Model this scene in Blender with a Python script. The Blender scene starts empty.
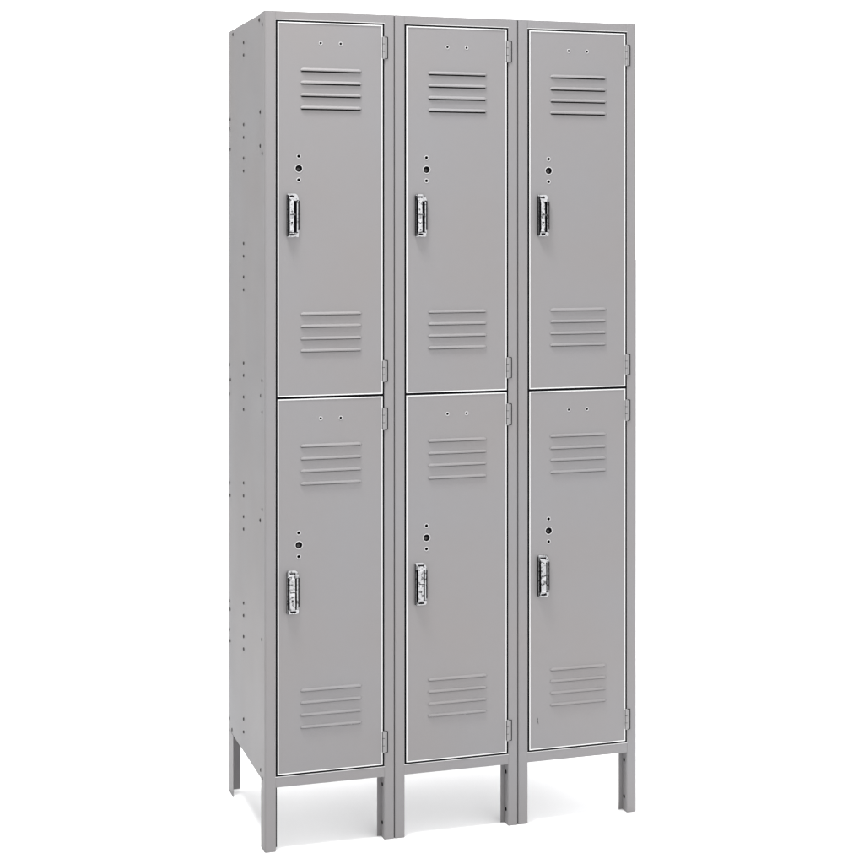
import bpy, bmesh, math, random
from mathutils import Vector, Matrix
random.seed(7)
S = bpy.context.scene
C = S.collection
PI = math.pi

# ------------------------------------------------------------------ sizes (metres)
W, D, H = 0.9405, 0.505, 1.98          # whole bank
N = 3
CW = W / N                             # one column
Z_RAIL0, Z_RAIL1 = 0.1505, 0.1755      # bottom rail
Z_TOP = 1.9592                         # underside of the top rail
U0, U1 = 0.0295, 0.2842                # door, measured from the left of its column
DH = 0.8846                            # door height
DOOR_Z = (0.1797, 1.0702)              # bottoms of lower and upper door
SEAM = 0.0018

# ------------------------------------------------------------------ materials
def nodes(name):
    m = bpy.data.materials.new(name); m.use_nodes = True
    nt = m.node_tree
    return m, nt, nt.nodes['Principled BSDF']

def paint(name, base, var=0.035, rough=0.42, bump=0.12):
    m, nt, b = nodes(name)
    tc = nt.nodes.new('ShaderNodeTexCoord')
    n1 = nt.nodes.new('ShaderNodeTexNoise'); n1.inputs['Scale'].default_value = 3.3; n1.inputs['Detail'].default_value = 3
    geo = nt.nodes.new('ShaderNodeNewGeometry')
    nt.links.new(geo.outputs['Position'], n1.inputs['Vector'])
    ramp = nt.nodes.new('ShaderNodeMix'); ramp.data_type = 'RGBA'
    a = tuple(c * (1 - var) for c in base); c2 = tuple(c * (1 + var) for c in base)
    ramp.inputs[6].default_value = (a[0] * 1.02, a[1], a[2] * .985, 1)
    ramp.inputs[7].default_value = (c2[0] * .985, c2[1], c2[2] * 1.015, 1)
    mr = nt.nodes.new('ShaderNodeMapRange'); mr.inputs[1].default_value = .3; mr.inputs[2].default_value = .7
    nt.links.new(n1.outputs[0], mr.inputs[0]); nt.links.new(mr.outputs[0], ramp.inputs[0])
    nt.links.new(ramp.outputs[2], b.inputs['Base Color'])
    # orange peel of sprayed enamel
    n2 = nt.nodes.new('ShaderNodeTexNoise'); n2.inputs['Scale'].default_value = 260; n2.inputs['Detail'].default_value = 2
    n3 = nt.nodes.new('ShaderNodeTexNoise'); n3.inputs['Scale'].default_value = 5; n3.inputs['Detail'].default_value = 1
    nt.links.new(geo.outputs['Position'], n2.inputs['Vector']); nt.links.new(geo.outputs['Position'], n3.inputs['Vector'])
    bp = nt.nodes.new('ShaderNodeBump'); bp.inputs['Strength'].default_value = bump; bp.inputs['Distance'].default_value = .0006
    nt.links.new(n2.outputs[0], bp.inputs['Height'])
    bp2 = nt.nodes.new('ShaderNodeBump'); bp2.inputs['Strength'].default_value = .15; bp2.inputs['Distance'].default_value = .004
    nt.links.new(n3.outputs[0], bp2.inputs['Height']); nt.links.new(bp.outputs[0], bp2.inputs['Normal'])
    nt.links.new(bp2.outputs[0], b.inputs['Normal'])
    rr = nt.nodes.new('ShaderNodeMapRange'); rr.inputs[3].default_value = rough - .05; rr.inputs[4].default_value = rough + .08
    nt.links.new(n3.outputs[0], rr.inputs[0]); nt.links.new(rr.outputs[0], b.inputs['Roughness'])
    b.inputs['Specular IOR Level'].default_value = .2
    return m

def plain(name, base, rough=.5, metal=0., scale=40, var=.08, spec=.3):
    m, nt, b = nodes(name)
    geo = nt.nodes.new('ShaderNodeTexCoord')
    n = nt.nodes.new('ShaderNodeTexNoise'); n.inputs['Scale'].default_value = scale
    nt.links.new(geo.outputs['Object'], n.inputs['Vector'])
    mx = nt.nodes.new('ShaderNodeMix'); mx.data_type = 'RGBA'
    mx.inputs[6].default_value = (*[c * (1 - var) for c in base], 1)
    mx.inputs[7].default_value = (*[min(1, c * (1 + var)) for c in base], 1)
    nt.links.new(n.outputs[0], mx.inputs[0]); nt.links.new(mx.outputs[2], b.inputs['Base Color'])
    b.inputs['Roughness'].default_value = rough; b.inputs['Metallic'].default_value = metal
    b.inputs['Specular IOR Level'].default_value = spec
    return m

M_GREY = paint('grey_enamel', (.204, .198, .201), var=.013, rough=.5)
M_HOLE_HALO = plain('pale_hole_halo', (.40, .395, .40), .4)
M_EDGE_HALO = plain('pale_edge_halo', (.55, .55, .55), .45, 0, 20, .03)
M_HINGE = plain('worn_hinge_steel', (.23, .225, .228), .4)
M_BOUNCE = plain('pale_bounce_underside', (.80, .80, .80), .6, 0, 30, .05)  # unseen underside made pale to bounce light onto the floor
M_INSIDE = plain('inside_steel_and_leg_shade', (.05, .05, .05), .7, spec=.1)
M_CHROME = plain('speckled_chrome', (.42, .42, .43), .2, 1.0, 90, .3)
def speckle():  # random dark speckle in the chrome colour
    nt = M_CHROME.node_tree; b = nt.nodes['Principled BSDF']
    geo = nt.nodes.new('ShaderNodeNewGeometry'); n = nt.nodes.new('ShaderNodeTexNoise')
    n.inputs['Scale'].default_value = 170; n.inputs['Detail'].default_value = 3; n.inputs['Distortion'].default_value = .6
    nt.links.new(geo.outputs['Position'], n.inputs['Vector'])
    rp = nt.nodes.new('ShaderNodeValToRGB'); e = rp.color_ramp.elements
    e[0].position = .34; e[0].color = (.07, .07, .072, 1); e[1].position = .49; e[1].color = (.40, .40, .41, 1)
    nt.links.new(n.outputs[0], rp.inputs[0]); nt.links.new(rp.outputs[0], b.inputs['Base Color'])
speckle()
M_BLACK = plain('black_recess_and_shade', (.006, .006, .007), .7, spec=0)
M_STEEL = plain('dull_screw_steel', (.028, .026, .026), .5, .1)
M_FLOOR = plain('white_paper', (.90, .90, .905), .8, 0, 2, .01)

# ------------------------------------------------------------------ mesh helpers
def box(bm, x0, x1, y0, y1, z0, z1, mi=0):
    vs = [bm.verts.new((x, y, z)) for z in (z0, z1) for y in (y0, y1) for x in (x0, x1)]
    for f in ((0, 2, 3, 1), (4, 5, 7, 6), (0, 1, 5, 4), (2, 6, 7, 3), (0, 4, 6, 2), (1, 3, 7, 5)):
        bm.faces.new([vs[i] for i in f]).material_index = mi
    return vs

def extrude_profile(bm, pts, z0, z1, mi=0):
    """closed polygon pts (x, y) extruded from z0 to z1"""
    lo = [bm.verts.new((x, y, z0)) for x, y in pts]; hi = [bm.verts.new((x, y, z1)) for x, y in pts]
    n = len(pts)
    for i in range(n):
        bm.faces.new((lo[i], lo[(i + 1) % n], hi[(i + 1) % n], hi[i])).material_index = mi
    bm.faces.new(lo[::-1]).material_index = mi; bm.faces.new(hi).material_index = mi

def sheet(path, t):
    """offset an open polyline by t to the left: outline of bent sheet metal"""
    n = len(path); out = []
    for i, p in enumerate(path):
        p = Vector(p)
        d1 = (p - Vector(path[i - 1])).normalized() if i > 0 else None
        d2 = (Vector(path[i + 1]) - p).normalized() if i < n - 1 else None
        d1 = d1 or d2; d2 = d2 or d1
        n1 = Vector((-d1.y, d1.x)); n2 = Vector((-d2.y, d2.x))
        m = (n1 + n2); m = m / max(.3, m.dot(n1)) if m.length > 1e-6 else n1
        out.append(p + m * t)
    return [tuple(p) for p in path] + [tuple(p) for p in reversed(out)]

def disc(bm, cx, cz, r, y0, y1, seg=20, mi=0, r1=None):
    """short cylinder/cone with its axis along y, y0 = front"""
    r1 = r if r1 is None else r1
    a = [bm.verts.new((cx + r * math.cos(2 * PI * i / seg), y0, cz + r * math.sin(2 * PI * i / seg))) for i in range(seg)]
    b = [bm.verts.new((cx + r1 * math.cos(2 * PI * i / seg), y1, cz + r1 * math.sin(2 * PI * i / seg))) for i in range(seg)]
    for i in range(seg):
        bm.faces.new((a[i], a[(i + 1) % seg], b[(i + 1) % seg], b[i])).material_index = mi
    bm.faces.new(a).material_index = mi; bm.faces.new(b[::-1]).material_index = mi

def ring(bm, cx, cz, R, r, y, seg=24, sub=8, mi=0):
    g = []
    for i in range(seg):
        A = 2 * PI * i / seg; row = []
        for j in range(sub):
            B = 2 * PI * j / sub; q = R + r * math.cos(B)
            row.append(bm.verts.new((cx + q * math.cos(A), y + .6 * r * math.sin(B), cz + q * math.sin(A))))
        g.append(row)
    for i in range(seg):
        for j in range(sub):
            f = bm.faces.new((g[i][j], g[(i + 1) % seg][j], g[(i + 1) % seg][(j + 1) % sub], g[i][(j + 1) % sub]))
            f.material_index = mi; f.smooth = True

def link(name, bm, mats, parent=None, bevel=0., seg=2, loc=(0, 0, 0)):
    bmesh.ops.recalc_face_normals(bm, faces=bm.faces)
    if bevel:
        es = [e for e in bm.edges if len(e.link_faces) == 2 and e.calc_face_angle(0) > .6]
        bmesh.ops.bevel(bm, geom=es, offset=bevel, segments=seg, profile=.5, affect='EDGES', clamp_overlap=True)
    me = bpy.data.meshes.new(name); bm.to_mesh(me); bm.free()
    for m in (mats if isinstance(mats, (list, tuple)) else [mats]): me.materials.append(m)
    o = bpy.data.objects.new(name, me); C.objects.link(o)
    o.parent = parent; o.location = loc
    return o

# ------------------------------------------------------------------ the floor
bm = bmesh.new()
R = 60
vs = [bm.verts.new(p) for p in ((-R, -R, 0), (R, -R, 0), (R, R, 0), (-R, R, 0))]
bm.faces.new(vs)
fl = link('floor', bm, M_FLOOR); fl['kind'] = 'structure'

# ------------------------------------------------------------------ the locker bank
root = bpy.data.objects.new('locker', None); C.objects.link(root)
root.location = (0, 0, .0005)
root['label'] = 'grey steel locker bank with six louvred doors on short legs'
root['category'] = 'locker'

PZ0 = 0.158
T = .0012
# outer skin and inner partitions
bm = bmesh.new(); box(bm, .0012, .0024, .004, D - .0004, PZ0, H - .0012); link('side_panel', bm, M_GREY, root)
bm = bmesh.new(); box(bm, W - .0024, W - .0012, .004, D - .0004, PZ0, H - .0012); link('side_panel', bm, M_GREY, root)
bm = bmesh.new(); box(bm, .0018, W - .0018, D - .0022, D - .0006, PZ0, H - .004); link('back_panel', bm, M_GREY, root)
for c in range(N):
    x0, x1 = c * CW + .0030, (c + 1) * CW - .0030
    bm = bmesh.new(); box(bm, x0, x1, .003, D - .002, H - .0052, H - .004); link('top_panel', bm, M_GREY, root)
    bm = bmesh.new(); box(bm, x0, x1, .003, D - .002, PZ0 + .001, PZ0 + .0022); link('bottom_panel', bm, M_BOUNCE, root)
    bm = bmesh.new(); box(bm, x0, x1, .0235, D - .002, 1.064, 1.070); link('shelf', bm, M_INSIDE, root)
for c in (1, 2):
    bm = bmesh.new(); box(bm, c * CW - .0006, c * CW + .0006, .030, D - .002, PZ0 + .003, H - .006); link('partition', bm, M_INSIDE, root)

# posts: bent sheet section = side flange, rounded corner, face, return, door stop lip
def post_pts(c, right, outer, lip=True):
    """plan of one post of column c (x, y), y into the depth"""
    r = .0045 if outer else .0025
    fl_d = .046 if outer else .030
    xo = SEAM * (0 if (c == 0 and not right) or (c == N - 1 and right) else 1)
    path = [(xo, fl_d), (xo, r), (xo + r * .076, r * .617), (xo + r * .293, r * .293), (xo + r * .617, r * .076), (xo + r, 0), (.0243 - .0012, 0), (.0243, .0012), (.0243, .030), (.0355, .030)]
    if not lip: path = path[:-1]
    pts = sheet(path, -.0011)          # thickness towards the inside
    if right: pts = [(CW - x, y) for x, y in pts]
    return [(c * CW + x, y) for x, y in pts]

for c in range(N):
    bm = bmesh.new()
    for right in (False, True):
        outer = (c == 0 and not right) or (c == N - 1 and right)
        extrude_profile(bm, post_pts(c, right, outer), Z_RAIL0, H)
    # rails between the posts
    a, b = c * CW + .0243, (c + 1) * CW - .0243
    for z0, z1 in ((Z_RAIL0, Z_RAIL1), (Z_TOP, H)):
        box(bm, a, b, 0, .0012, z0, z1)
        box(bm, a + .0005, b - .0005, .0012, .028, z0 if z0 < 1 else z0 , (z0 if z0 < 1 else z0) + .0011)
        box(bm, a + .0005, b - .0005, .0012, .028, z1 - .0011, z1)
    fr = link('door_frame', bm, M_GREY, root)
    # pale strip round the opening, painting a bright edge halo
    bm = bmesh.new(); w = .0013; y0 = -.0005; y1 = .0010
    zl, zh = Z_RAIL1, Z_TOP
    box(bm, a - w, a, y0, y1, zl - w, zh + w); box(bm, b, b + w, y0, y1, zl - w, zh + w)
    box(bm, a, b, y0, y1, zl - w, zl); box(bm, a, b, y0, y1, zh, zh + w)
    link('frame_halo', bm, M_EDGE_HALO, fr)
    # black filler painting the shade in the gaps round and between the doors
    bm = bmesh.new(); ya, yb = .0003, .0200
    xa, xb = c * CW + U0 - .0001, c * CW + U1 + .0001
    box(bm, a + .0001, xa, ya, yb, zl + .0014, zh - .0014); box(bm, xb, b - .0001, ya, yb, zl + .0014, zh - .0014)
    box(bm, xa, xb, ya, yb, zl + .0014, DOOR_Z[0] - .0002); box(bm, xa, xb, ya, yb, DOOR_Z[0] + DH + .0002, DOOR_Z[1] - .0002)
    box(bm, xa, xb, ya, yb, DOOR_Z[1] + DH + .0002, zh - .0014)
    link('gap_shade', bm, M_BLACK, fr)
    for right in (False, True):
        outer = (c == 0 and not right) or (c == N - 1 and right)
        bm = bmesh.new(); extrude_profile(bm, post_pts(c, right, outer, right), 0, Z_RAIL0)
        if c == 0 and not right: box(bm, .0232, .0340, .0303, .0314, .0002, Z_RAIL0 - .0003, 1)  # dark strip painting the shade inside this leg
        leg = link('leg', bm, [M_GREY, M_INSIDE], root)
        if right:                       # two screws in the inner return of the leg
            for z in (.128, .036):
                bm = bmesh.new(); disc(bm, 0, 0, .0045, -.0012, .0014, 14)
                s = link('screw', bm, M_BLACK, leg, loc=((c + 1) * CW - .0254, .016, z)); s.rotation_euler = (0, 0, -PI / 2)
# rear leg under the left side panel
bm = bmesh.new()
extrude_profile(bm, sheet([(0, D - .066), (0, D), (.031, D)], -.0014), 0, PZ0)
link('leg', bm, M_GREY, root)

for c in (1, 2):
    bm = bmesh.new(); box(bm, c * CW - SEAM + .0001, c * CW + SEAM - .0001, .0022, .0290, .001, H - .002)
    link('seam_shade', bm, M_BLACK, root)  # black filler painting the shade in the seam between columns
# ---------------------------------------------------------------- rivets on the side
def rivet_bm(r, h):
    bm = bmesh.new()
    prof = [(r, 0), (r, h * .45), (r * .72, h * .85), (r * .3, h)]
    seg = 14; rows = []
    for q, y in prof: rows.append([bm.verts.new((q * math.cos(2 * PI * i / seg), -y, q * math.sin(2 * PI * i / seg))) for i in range(seg)])
    for k in range(3):
        for i in range(seg): bm.faces.new((rows[k][i], rows[k][(i + 1) % seg], rows[k + 1][(i + 1) % seg], rows[k + 1][i])).smooth = True
    bm.faces.new(rows[3]); bm.faces.new(rows[0][::-1])
    return bm
mid = [(.288, z) for z in (1.931, 1.900, 1.726, 1.694, 1.642, 1.610, 1.429, 1.397, 1.345, 1.313, 1.130, 1.099, 1.045, 1.014, .830, .798, .746, .715,
                            .530, .499, .446, .415, .240, .208)]
front = [(.079, 1.966), (.030, 1.950), (.066, 1.745), (.065, 1.664), (.030, 1.645), (.034, 1.107), (.058, 1.069), (.032, 1.032),
         (.032, .802), (.066, .771), (.036, .493), (.058, .178), (.030, .166)]
back = [(.445, 1.966), (.489, 1.749), (.500, 1.725), (.488, 1.671), (.500, 1.110), (.484, 1.072), (.500, 1.034), (.500, .802), (.489, .771),
        (.500, .494), (.489, .474), (.500, .419), (.489, .392), (.500, .187), (.460, .168)]
proto = None
for k, (v, z) in enumerate(mid + front + back):
    if proto is None:
        proto = link('rivet', rivet_bm(.0040, .0026), M_STEEL, root); o = proto
    else:
        o = proto.copy(); C.objects.link(o); o.parent = root
    on_post = v < .047
    o.location = (-.0001 if on_post else .0012, v, z); o.rotation_euler = (0, 0, -PI / 2)
    s = 1.0 if v > .1 and v < .4 else 1.15
    o.scale = (s, 1.0 if v < .4 else .8, s)

# ------------------------------------------------------------------ one door with its parts
LOUV = [.7708, .7408, .7113, .6813, .1925, .1635, .1345, .1055]    # lower lip heights
LX0, LX1 = .0835, .2328
HOLES = [(.0800, .5678, .0040), (.0803, .5388, .0084), (.0800, .5118, .0040), (.1330, .8368, .0032), (.1815, .8366, .0032)]

def make_door(upper):
    # pan: face sheet with holes and slots cut through, plus turned-back edges
    bm = bmesh.new(); box(bm, U0, U1, 0, .0014, 0, DH)
    face = link('door', bm, [M_GREY], None)
    cb = bmesh.new()
    for x, z, r in HOLES: disc(cb, x, z, r, -.01, .01, 28)
    for i, z in enumerate(LOUV):
        gap = .0036 if (upper and i < 4) else .0020
        box(cb, LX0 + .003, LX1 - .003, -.01, .01, z - gap, z + .0035)
    cut = link('cutter', cb, [M_GREY], None)
    md = face.modifiers.new('b', 'BOOLEAN'); md.operation = 'DIFFERENCE'; md.object = cut; md.solver = 'EXACT'
    dg = bpy.context.evaluated_depsgraph_get(); dg.update()
    me = bpy.data.meshes.new_from_object(face.evaluated_get(dg))
    face.modifiers.clear(); bpy.data.objects.remove(cut)
    bm = bmesh.new(); bm.from_mesh(me)
    y0, y1 = .0014, .019
    box(bm, U0, U0 + .0014, y0, y1, 0, DH); box(bm, U1 - .0014, U1, y0, y1, 0, DH)
    box(bm, U0 + .0014, U1 - .0014, y0, y1, 0, .0014); box(bm, U0 + .0014, U1 - .0014, y0, y1, DH - .0014, DH)
    bm.to_mesh(me); bm.free()
    face.data = me; me.name = 'door'; me.materials.clear(); me.materials.append(M_GREY)
    # pale strip that paints a bright halo along the door edge
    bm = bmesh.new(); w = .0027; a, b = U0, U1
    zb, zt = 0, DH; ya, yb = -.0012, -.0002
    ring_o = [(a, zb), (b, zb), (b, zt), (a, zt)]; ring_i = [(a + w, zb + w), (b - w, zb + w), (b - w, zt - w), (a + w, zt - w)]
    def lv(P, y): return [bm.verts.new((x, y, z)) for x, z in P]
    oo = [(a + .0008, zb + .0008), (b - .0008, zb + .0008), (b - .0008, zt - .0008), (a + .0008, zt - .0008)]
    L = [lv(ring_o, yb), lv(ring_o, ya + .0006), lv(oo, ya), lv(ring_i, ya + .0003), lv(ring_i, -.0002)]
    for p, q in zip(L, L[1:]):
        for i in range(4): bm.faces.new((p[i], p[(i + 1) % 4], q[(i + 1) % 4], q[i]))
    link('door_edge_halo', bm, M_EDGE_HALO, face)
    # louvre hoods, open downwards
    for z in LOUV:
        bm = bmesh.new()
        out, hh = .0025, .0062
        prof = [(.0004, hh), (.0, hh * .9), (-.0006, hh * .72), (-.0019, hh * .48), (-.0034, hh * .24), (-out, .0), (-out - .0001, -.0006)]
        nx = 40; rows = []
        for i in range(nx + 1):
            t = i / nx; x = LX0 + (LX1 - LX0) * t
            e = min(x - LX0, LX1 - x) / .008; k = 1 if e >= 1 else math.sin(e * PI / 2) ** .8
            rows.append([bm.verts.new((x, y * k - .0001, z + zz * (.35 + .65 * k))) for y, zz in prof])
        for i in range(nx):
            for j in range(len(prof) - 1):
                f = bm.faces.new((rows[i][j], rows[i + 1][j], rows[i + 1][j + 1], rows[i][j + 1])); f.smooth = True
        # inner skin so that the hood has thickness
        bmesh.ops.recalc_face_normals(bm, faces=bm.faces)
        for v in list(bm.verts): pass
        o = link('louver', bm, M_GREY, face)
        so = o.modifiers.new('t', 'SOLIDIFY'); so.thickness = .0009; so.offset = 0
    # pale rings that paint a bright halo round each hole
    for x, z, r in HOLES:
        bm = bmesh.new(); ring(bm, x, z, r + .0007, .0010, -.0002); link('hole_halo', bm, M_HOLE_HALO, face)
    # lock cylinder seen in the large hole
    bm = bmesh.new()
    disc(bm, .0803, .5388, .0072, .0040, .012, 24, 0); disc(bm, .0803 - .001, .5388 - .0015, .0036, .0022, .0040, 18, 1)
    link('lock_cylinder', bm, [M_BLACK, M_STEEL], face)
    # handle
    bm = bmesh.new()
    hx, hz0, hz1 = .0520, .3765, .4795; hw = .0285
    # backing plate with cut corners
    P = [(hx, hz0), (hx + hw - .001, hz0), (hx + hw, hz0 + .009), (hx + hw, hz1 - .014), (hx + hw - .004, hz1 - .003), (hx + hw - .008, hz1), (hx, hz1)]
    lo = [bm.verts.new((x, 0, z)) for x, z in P]; hi = [bm.verts.new((x, -.0022, z)) for x, z in P]
    for i in range(len(P)): bm.faces.new((lo[i], lo[(i + 1) % len(P)], hi[(i + 1) % len(P)], hi[i]))
    bm.faces.new(lo); bm.faces.new(hi)
    # black panel painting the shade of a sunk pocket
    box(bm, hx + .0022, hx + hw - .0022, -.0027, -.0018, hz0 + .010, hz1 - .015, 1)
    # chrome right rail; black strips paint the shaded sides of the housing
    box(bm, hx - .0012, hx + (.0026 if upper else .0006), -.0105, 0, hz0 + .002, hz1 - .003, 1)
    box(bm, hx + hw - .0066, hx + hw - .0034, -.0075, -.002, hz0 + .012, hz1 - .018, 0)
    box(bm, hx + hw - .0030, hx + hw + .0004, -.0060, -.001, hz0 + .016, hz1 - .016, 1)
    # lift lever: a bent bar that stands out in the middle
    x0, x1 = hx + .0040, hx + (.0140 if upper else .0172)
    prof = [(-.002, hz1 - .006), (-.006, hz1 - .010), (-.0125, hz1 - .020), (-.0135, hz1 - .046), (-.0125, hz1 - .058), (-.0150, hz0 + .018), (-.0120, hz0 + .012), (-.002, hz0 + .012)]
    back_ = [(y + .003 if i not in (0, 7) else y, z) for i, (y, z) in enumerate(prof)]
    loop = prof + [(-.002, hz0 + .016), (-.0095, hz0 + .016), (-.0095, hz1 - .022), (-.002, hz1 - .012)]
    A = [bm.verts.new((x0, y, z)) for y, z in loop]; B = [bm.verts.new((x1, y, z)) for y, z in loop]
    for i in range(len(loop)): bm.faces.new((A[i], A[(i + 1) % len(loop)], B[(i + 1) % len(loop)], B[i]))
    bm.faces.new(A); bm.faces.new(B)
    # knuckle block, padlock eye and small catches that break the bar up
    box(bm, x0 + .0005, x1 + .0075, -.0095, -.002, hz1 - .017, hz1 - .0115, 0)
    box(bm, x0 + .0020, x1 + .0030, -.0045, -.002, hz1 - .0095, hz1 - .0045, 1)
    disc(bm, (x0 + x1) / 2, hz0 + .0345, .0024, -.0152, -.0128, 14, 1)
    box(bm, x0 + .001, x1 + .004, -.0140, -.0120, hz0 + .052, hz0 + .0545, 1)
    # flared foot
    Q = [(x0 + .001, hz0 + .011), (x1 + .002, hz0 + .011), (x1 + .0075, hz0 + .001), (x0 - .003, hz0 + .001)]
    lo = [bm.verts.new((x, -.0022, z)) for x, z in Q]; hi = [bm.verts.new((x, -.0065, z)) for x, z in Q]
    for i in range(4): bm.faces.new((lo[i], lo[(i + 1) % 4], hi[(i + 1) % 4], hi[i]))
    bm.faces.new(lo); bm.faces.new(hi)
    box(bm, x0 + .0025, x1 + .0035, -.0071, -.0060, hz0 + .0035, hz0 + .0085, 1)
    link('handle', bm, [M_CHROME, M_BLACK], face, bevel=.0004, seg=1)
    # hinges
    for z0, z1 in ((.8033, .8575), (.0283, .0810)):
        bm = bmesh.new()
        box(bm, .2858, .2950, -.0022, .0, z0 + .002, z1 - .002, 0)
        r = .0030; cx = .2868
        nseg = 3; L_ = (z1 - z0) / nseg
        for k in range(nseg):
            a, b = z0 + k * L_ + .0006, z0 + (k + 1) * L_ - .0006
            pts = [(cx + r * math.cos(2 * PI * i / 14), -.0012 + r * math.sin(2 * PI * i / 14)) for i in range(14)]
            extrude_profile(bm, pts, a, b, 0)
        pts = [(cx + .0026 * math.cos(2 * PI * i / 10), -.0012 + .0026 * math.sin(2 * PI * i / 10)) for i in range(10)]
        extrude_profile(bm, pts, z0 + .001, z1 - .001, 1)
        box(bm, .2950, .2970, -.0026, .0, z0 + .001, z1 - .001, 1)
        box(bm, .2862, .2950, -.0024, .0, z0 + .0006, z0 + .002, 1); box(bm, .2862, .2950, -.0024, .0, z1 - .002, z1 - .0006, 1)
        box(bm, .2825, .2838, -.0014, .0, z0 + .002, z1 - .002, 1)
        link('hinge', bm, [M_HINGE, M_BLACK], face)
    return face

protos = [make_door(False), make_door(True)]
kids = [list(p.children) for p in protos]
doors = []
for c in range(N):
    for t, z in enumerate(DOOR_Z):
        if c == 0:
            d = protos[t]
        else:
            d = protos[t].copy(); C.objects.link(d)
            for k in kids[t]:
                q = k.copy(); C.objects.link(q); q.parent = d
        d.parent = root
        d.location = (c * CW, 0, z)
        doors.append(d)

# small chip in the paint of the lower right door
bm = bmesh.new()
pts = [(.0, .006), (.0012, .002), (.0008, -.002), (.0022, -.006), (.0032, -.0115)]
wd = [.0004, .0012, .0007, .0009, .0002]
a = [bm.verts.new((x - w, -.0003, z)) for (x, z), w in zip(pts, wd)]; b = [bm.verts.new((x + w, -.0003, z)) for (x, z), w in zip(pts, wd)]
for i in range(4): bm.faces.new((a[i], b[i], b[i + 1], a[i + 1]))
link('paint_chip', bm, M_INSIDE, doors[4], loc=(.0500, 0, .0735))

# ------------------------------------------------------------------ light
wd_ = bpy.data.worlds.new('World'); S.world = wd_; wd_.use_nodes = True
nt = wd_.node_tree; bg = nt.nodes['Background']
# white surround; its unseen sides and front are dimmed to shape the light
W_BACK, W_FRONT, LEFT, RIGHT = 2.6, 2.16, .18, .45
tc = nt.nodes.new('ShaderNodeTexCoord'); sp = nt.nodes.new('ShaderNodeSeparateXYZ')
nt.links.new(tc.outputs['Generated'], sp.inputs[0])
def mr(src, a, b, c, d):
    n = nt.nodes.new('ShaderNodeMapRange'); n.interpolation_type = 'SMOOTHSTEP'
    for i, v in enumerate((a, b, c, d)): n.inputs[i + 1].default_value = v
    nt.links.new(src, n.inputs[0]); return n.outputs[0]
fy = mr(sp.outputs['Y'], -.6, .3, W_FRONT, W_BACK)
fx = mr(sp.outputs['X'], -.36, .035, LEFT, 1.0)
fr_ = mr(sp.outputs['X'], .55, .85, 1.0, RIGHT)
m0 = nt.nodes.new('ShaderNodeMath'); m0.operation = 'MULTIPLY'
nt.links.new(fx, m0.inputs[0]); nt.links.new(fr_, m0.inputs[1]); fx = m0.outputs[0]
mu = nt.nodes.new('ShaderNodeMath'); mu.operation = 'MULTIPLY'
nt.links.new(fy, mu.inputs[0]); nt.links.new(fx, mu.inputs[1])
mxm = nt.nodes.new('ShaderNodeMath'); mxm.operation = 'MAXIMUM'; mxm.inputs[1].default_value = .55
nt.links.new(mu.outputs[0], mxm.inputs[0]); nt.links.new(mxm.outputs[0], bg.inputs['Strength'])
bg.inputs['Color'].default_value = (1, 1, 1, 1)
for nm, loc, en in (('front_fill', (-.45, -.62, 4.3), 165), ('rear_fill', (W + .75, D + .45, 4.3), 120)):
    ld = bpy.data.lights.new(nm, 'AREA'); ld.shape = 'RECTANGLE'; ld.size = .8; ld.size_y = .5; ld.energy = en  # unseen overhead lamps, added to whiten the floor around the locker
    lo_ = bpy.data.objects.new(nm, ld); C.objects.link(lo_); lo_.location = loc

# ------------------------------------------------------------------ camera
f, cy, cx = 1831.2959, 220.55536, 521.88373
yaw, X, Zd, ch = 0.32711, -.60343, 4.30418, 1.4865
c_, s_ = math.cos(yaw), math.sin(yaw)
cam = bpy.data.cameras.new('camera'); co = bpy.data.objects.new('camera', cam); C.objects.link(co)
co.location = (-X * c_ - Zd * s_, X * s_ - Zd * c_, ch)
co.rotation_euler = (PI / 2, 0, -yaw)
cam.sensor_width = 36; cam.lens = f / 864 * 36
cam.shift_x = (432 - cx) / 864; cam.shift_y = (cy - 432) / 864
cam.clip_start = .05; cam.clip_end = 500
S.camera = co
S.render.resolution_x = S.render.resolution_y = 1024
S.view_settings.view_transform = 'Standard'; S.view_settings.look = 'None'
S.view_settings.exposure = 0; S.view_settings.gamma = 1
